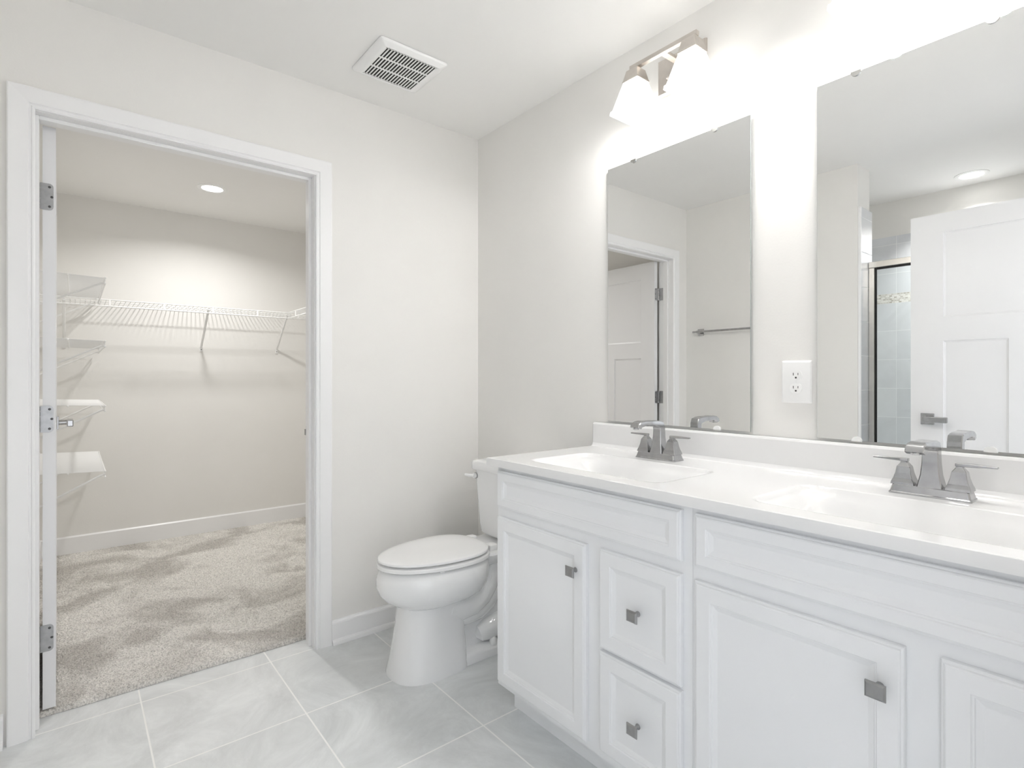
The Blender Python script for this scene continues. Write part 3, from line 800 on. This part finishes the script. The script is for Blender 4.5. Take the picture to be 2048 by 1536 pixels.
# ------------------------------------------------------------------ toilet
def egg(cx, yc, af, ab, w, z, n=48, ef=2.0, eb=2.6):
    out = []
    for k in range(n):
        a = 2*math.pi*k/n; c, s = math.cos(a), math.sin(a)
        e = ef if c < 0 else eb
        A = af if c < 0 else ab
        yy = (abs(c)**(2/e))*A*(1 if c > 0 else -1)
        xx = (abs(s)**(2/e))*w*(1 if s > 0 else -1)
        out.append((cx+xx, yc+yy, z))
    return out
def toilet(cx):
    t = thing('toilet', (cx, -.40, 0), 'white two-piece toilet with lid down, between vanity and closet doorway', 'toilet')
    oy = .40
    E_ = lambda yf, yc, yb, w, z, ef=2.0, eb=2.6: egg(0, yc+oy, yc-yf, yb-yc, w, z, 48, ef, eb)
    bm = bmesh.new()
    secs = [E_(-.718, -.55, -.416, .130, 0, 2.5, 5), E_(-.716, -.55, -.416, .130, .012, 2.5, 5), E_(-.705, -.55, -.417, .123, .05, 2.5, 5), E_(-.692, -.55, -.419, .116, .12, 2.4, 5),
            E_(-.682, -.55, -.421, .110, .19, 2.3, 4.5), E_(-.676, -.55, -.420, .107, .25, 2.3, 4.2), E_(-.674, -.55, -.418, .106, .270, 2.3, 4), E_(-.688, -.54, -.385, .122, .276, 2.2, 3),
            E_(-.713, -.52, -.345, .145, .288, 2.1, 2.6), E_(-.738, -.50, -.315, .164, .306, 2, 2.5), E_(-.756, -.49, -.300, .176, .330, 2, 2.4),
            E_(-.765, -.485, -.294, .181, .358, 2, 2.4), E_(-.764, -.48, -.292, .180, .388, 2, 2.4), E_(-.754, -.48, -.295, .173, .414, 2, 2.4), E_(-.738, -.48, -.30, .160, .424, 2, 2.4)]
    loft(bm, secs); obj('bowl', bm, 'porcelain', t, True)
    # rear body: deck, narrow trap housing, foot
    bm = bmesh.new()
    loft(bm, [rect(0, oy-.18, z, hx, hy, .03, 5) for z, hx, hy in ((.365, .070, .145), (.385, .105, .152), (.405, .125, .155), (.428, .130, .157), (.436, .126, .153))])
    obj('tank_deck', bm, 'porcelain', t, True)
    bm = bmesh.new()
    loft(bm, [rect(0, oy+yc, z, hx, hy, .035, 5) for z, yc, hx, hy in ((0, -.29, .112, .185), (.028, -.29, .112, .185), (.040, -.29, .104, .178), (.048, -.285, .085, .165))])
    obj('foot', bm, 'porcelain', t, True)
    bm = bmesh.new()
    loft(bm, [rect(0, oy+yc, z, hx, hy, .03, 5) for z, yc, hx, hy in ((.03, -.27, .060, .19), (.12, -.27, .055, .18), (.25, -.25, .060, .16), (.38, -.22, .075, .14))])
    obj('trap_housing', bm, 'porcelain', t, True)
    # moulded trapway bulging from the housing on both sides
    bm = bmesh.new()
    def arcpath(x):
        return [(x, oy-.50, .238), (x, oy-.44, .222), (x, oy-.38, .226), (x, oy-.33, .250), (x, oy-.295, .290), (x, oy-.278, .335), (x, oy-.262, .380)]
    for s in (-1, 1):
        tube(bm, arcpath(s*.060), [.050, .052, .052, .050, .048, .044, .04], 20)
        p2 = [(s*.045, y+.035, z-.035) for _, y, z in arcpath(0)]
        tube(bm, p2, [.05]*7, 20)
    obj('trapway', bm, 'porcelain', t, True)
    bm = bmesh.new()
    for s in (-1, 1):
        tube(bm, [(s*.050, oy-.350, .080), (s*.056, oy-.335, .086), (s*.058, oy-.30, .095), (s*.058, oy-.22, .105), (s*.055, oy-.13, .110)], [.012, .036, .047, .050, .046], 20)
    obj('outlet_bulge', bm, 'porcelain', t, True)
    for s in (-1, 1):
        bm = bmesh.new(); lathe(bm, [(.0165, .040), (.0165, .052), (.013, .066), (.006, .073), (.001, .074)], (s*.092, oy-.285, 0), 18); obj('bolt_cap', bm, 'seat', t, True)
    # seat and lid
    def ringed(z0, z1, yf, yb, w, rr, dome=0.0):
        bm = bmesh.new(); q = lambda d, z: E_(yf+d, -.475, yb-d, w-d, z, 2.0, 2.5)
        rings = [q(rr, z0), q(.0, z0+rr*.7), q(0, z1-rr), q(rr*.3, z1-rr*.3), q(rr, z1)]
        if dome: rings += [q(rr+.012, z1+dome*.35), q(rr+.040, z1+dome*.7), q(rr+.085, z1+dome), q(.14, z1+dome*1.05)]
        loft(bm, rings); return bm
    obj('seat', ringed(.4300, .4465, -.763, -.292, .176, .004), 'seat', t, True)
    obj('lid', ringed(.4530, .4665, -.760, -.296, .171, .006, .007), 'seat', t, True)
    for s in (-1, 1):
        obj('seat_bumper', B(s*.150-.006, s*.150+.006, oy-.585, oy-.565, .4235, .4295, .001, 1), 'seat', t)
    for s in (-1, 1):
        bm = bmesh.new(); box(bm, s*.075-.019, s*.075+.019, oy-.302, oy-.262, .434, .462, .006, 3); obj('hinge_post', bm, 'seat', t, True)
    # tank
    bm = bmesh.new()
    loft(bm, [rect(.012, oy-.115, z, hx, hy, r, 6) for z, hx, hy, r in ((.447, .118, .075, .02), (.450, .132, .080, .025), (.462, .146, .086, .03), (.50, .151, .090, .03), (.62, .160, .094, .028), (.742, .168, .098, .026))])
    obj('tank', bm, 'porcelain', t, True)
    bm = bmesh.new()
    loft(bm, [rect(.012, oy-.115, z, hx, hy, r, 6) for z, hx, hy, r in ((.743, .172, .101, .026), (.746, .182, .110, .03), (.752, .184, .112, .03), (.775, .184, .112, .03), (.784, .180, .108, .03), (.789, .168, .096, .03), (.790, .15, .08, .03))])
    obj('tank_lid', bm, 'porcelain', t, True)
    bm = bmesh.new(); lathe(bm, [(.0145, -.003), (.0145, .0015), (.012, .002)], (-.138, oy-.2125, .716), 18, 'y')
    hb = obj('flush_handle', bm, 'hinge', t, True)
    bm = bmesh.new(); lathe(bm, [(.0125, -.012), (.0125, .0)], (-.138, oy-.2135, .716), 18, 'y')
    tube(bm, [(-.136, oy-.224, .716), (-.153, oy-.236, .716), (-.184, oy-.240, .7165)], [.008, .0075, .006], 12); obj('flush_lever', bm, 'seat', hb, True)
    return t
toilet(.420)
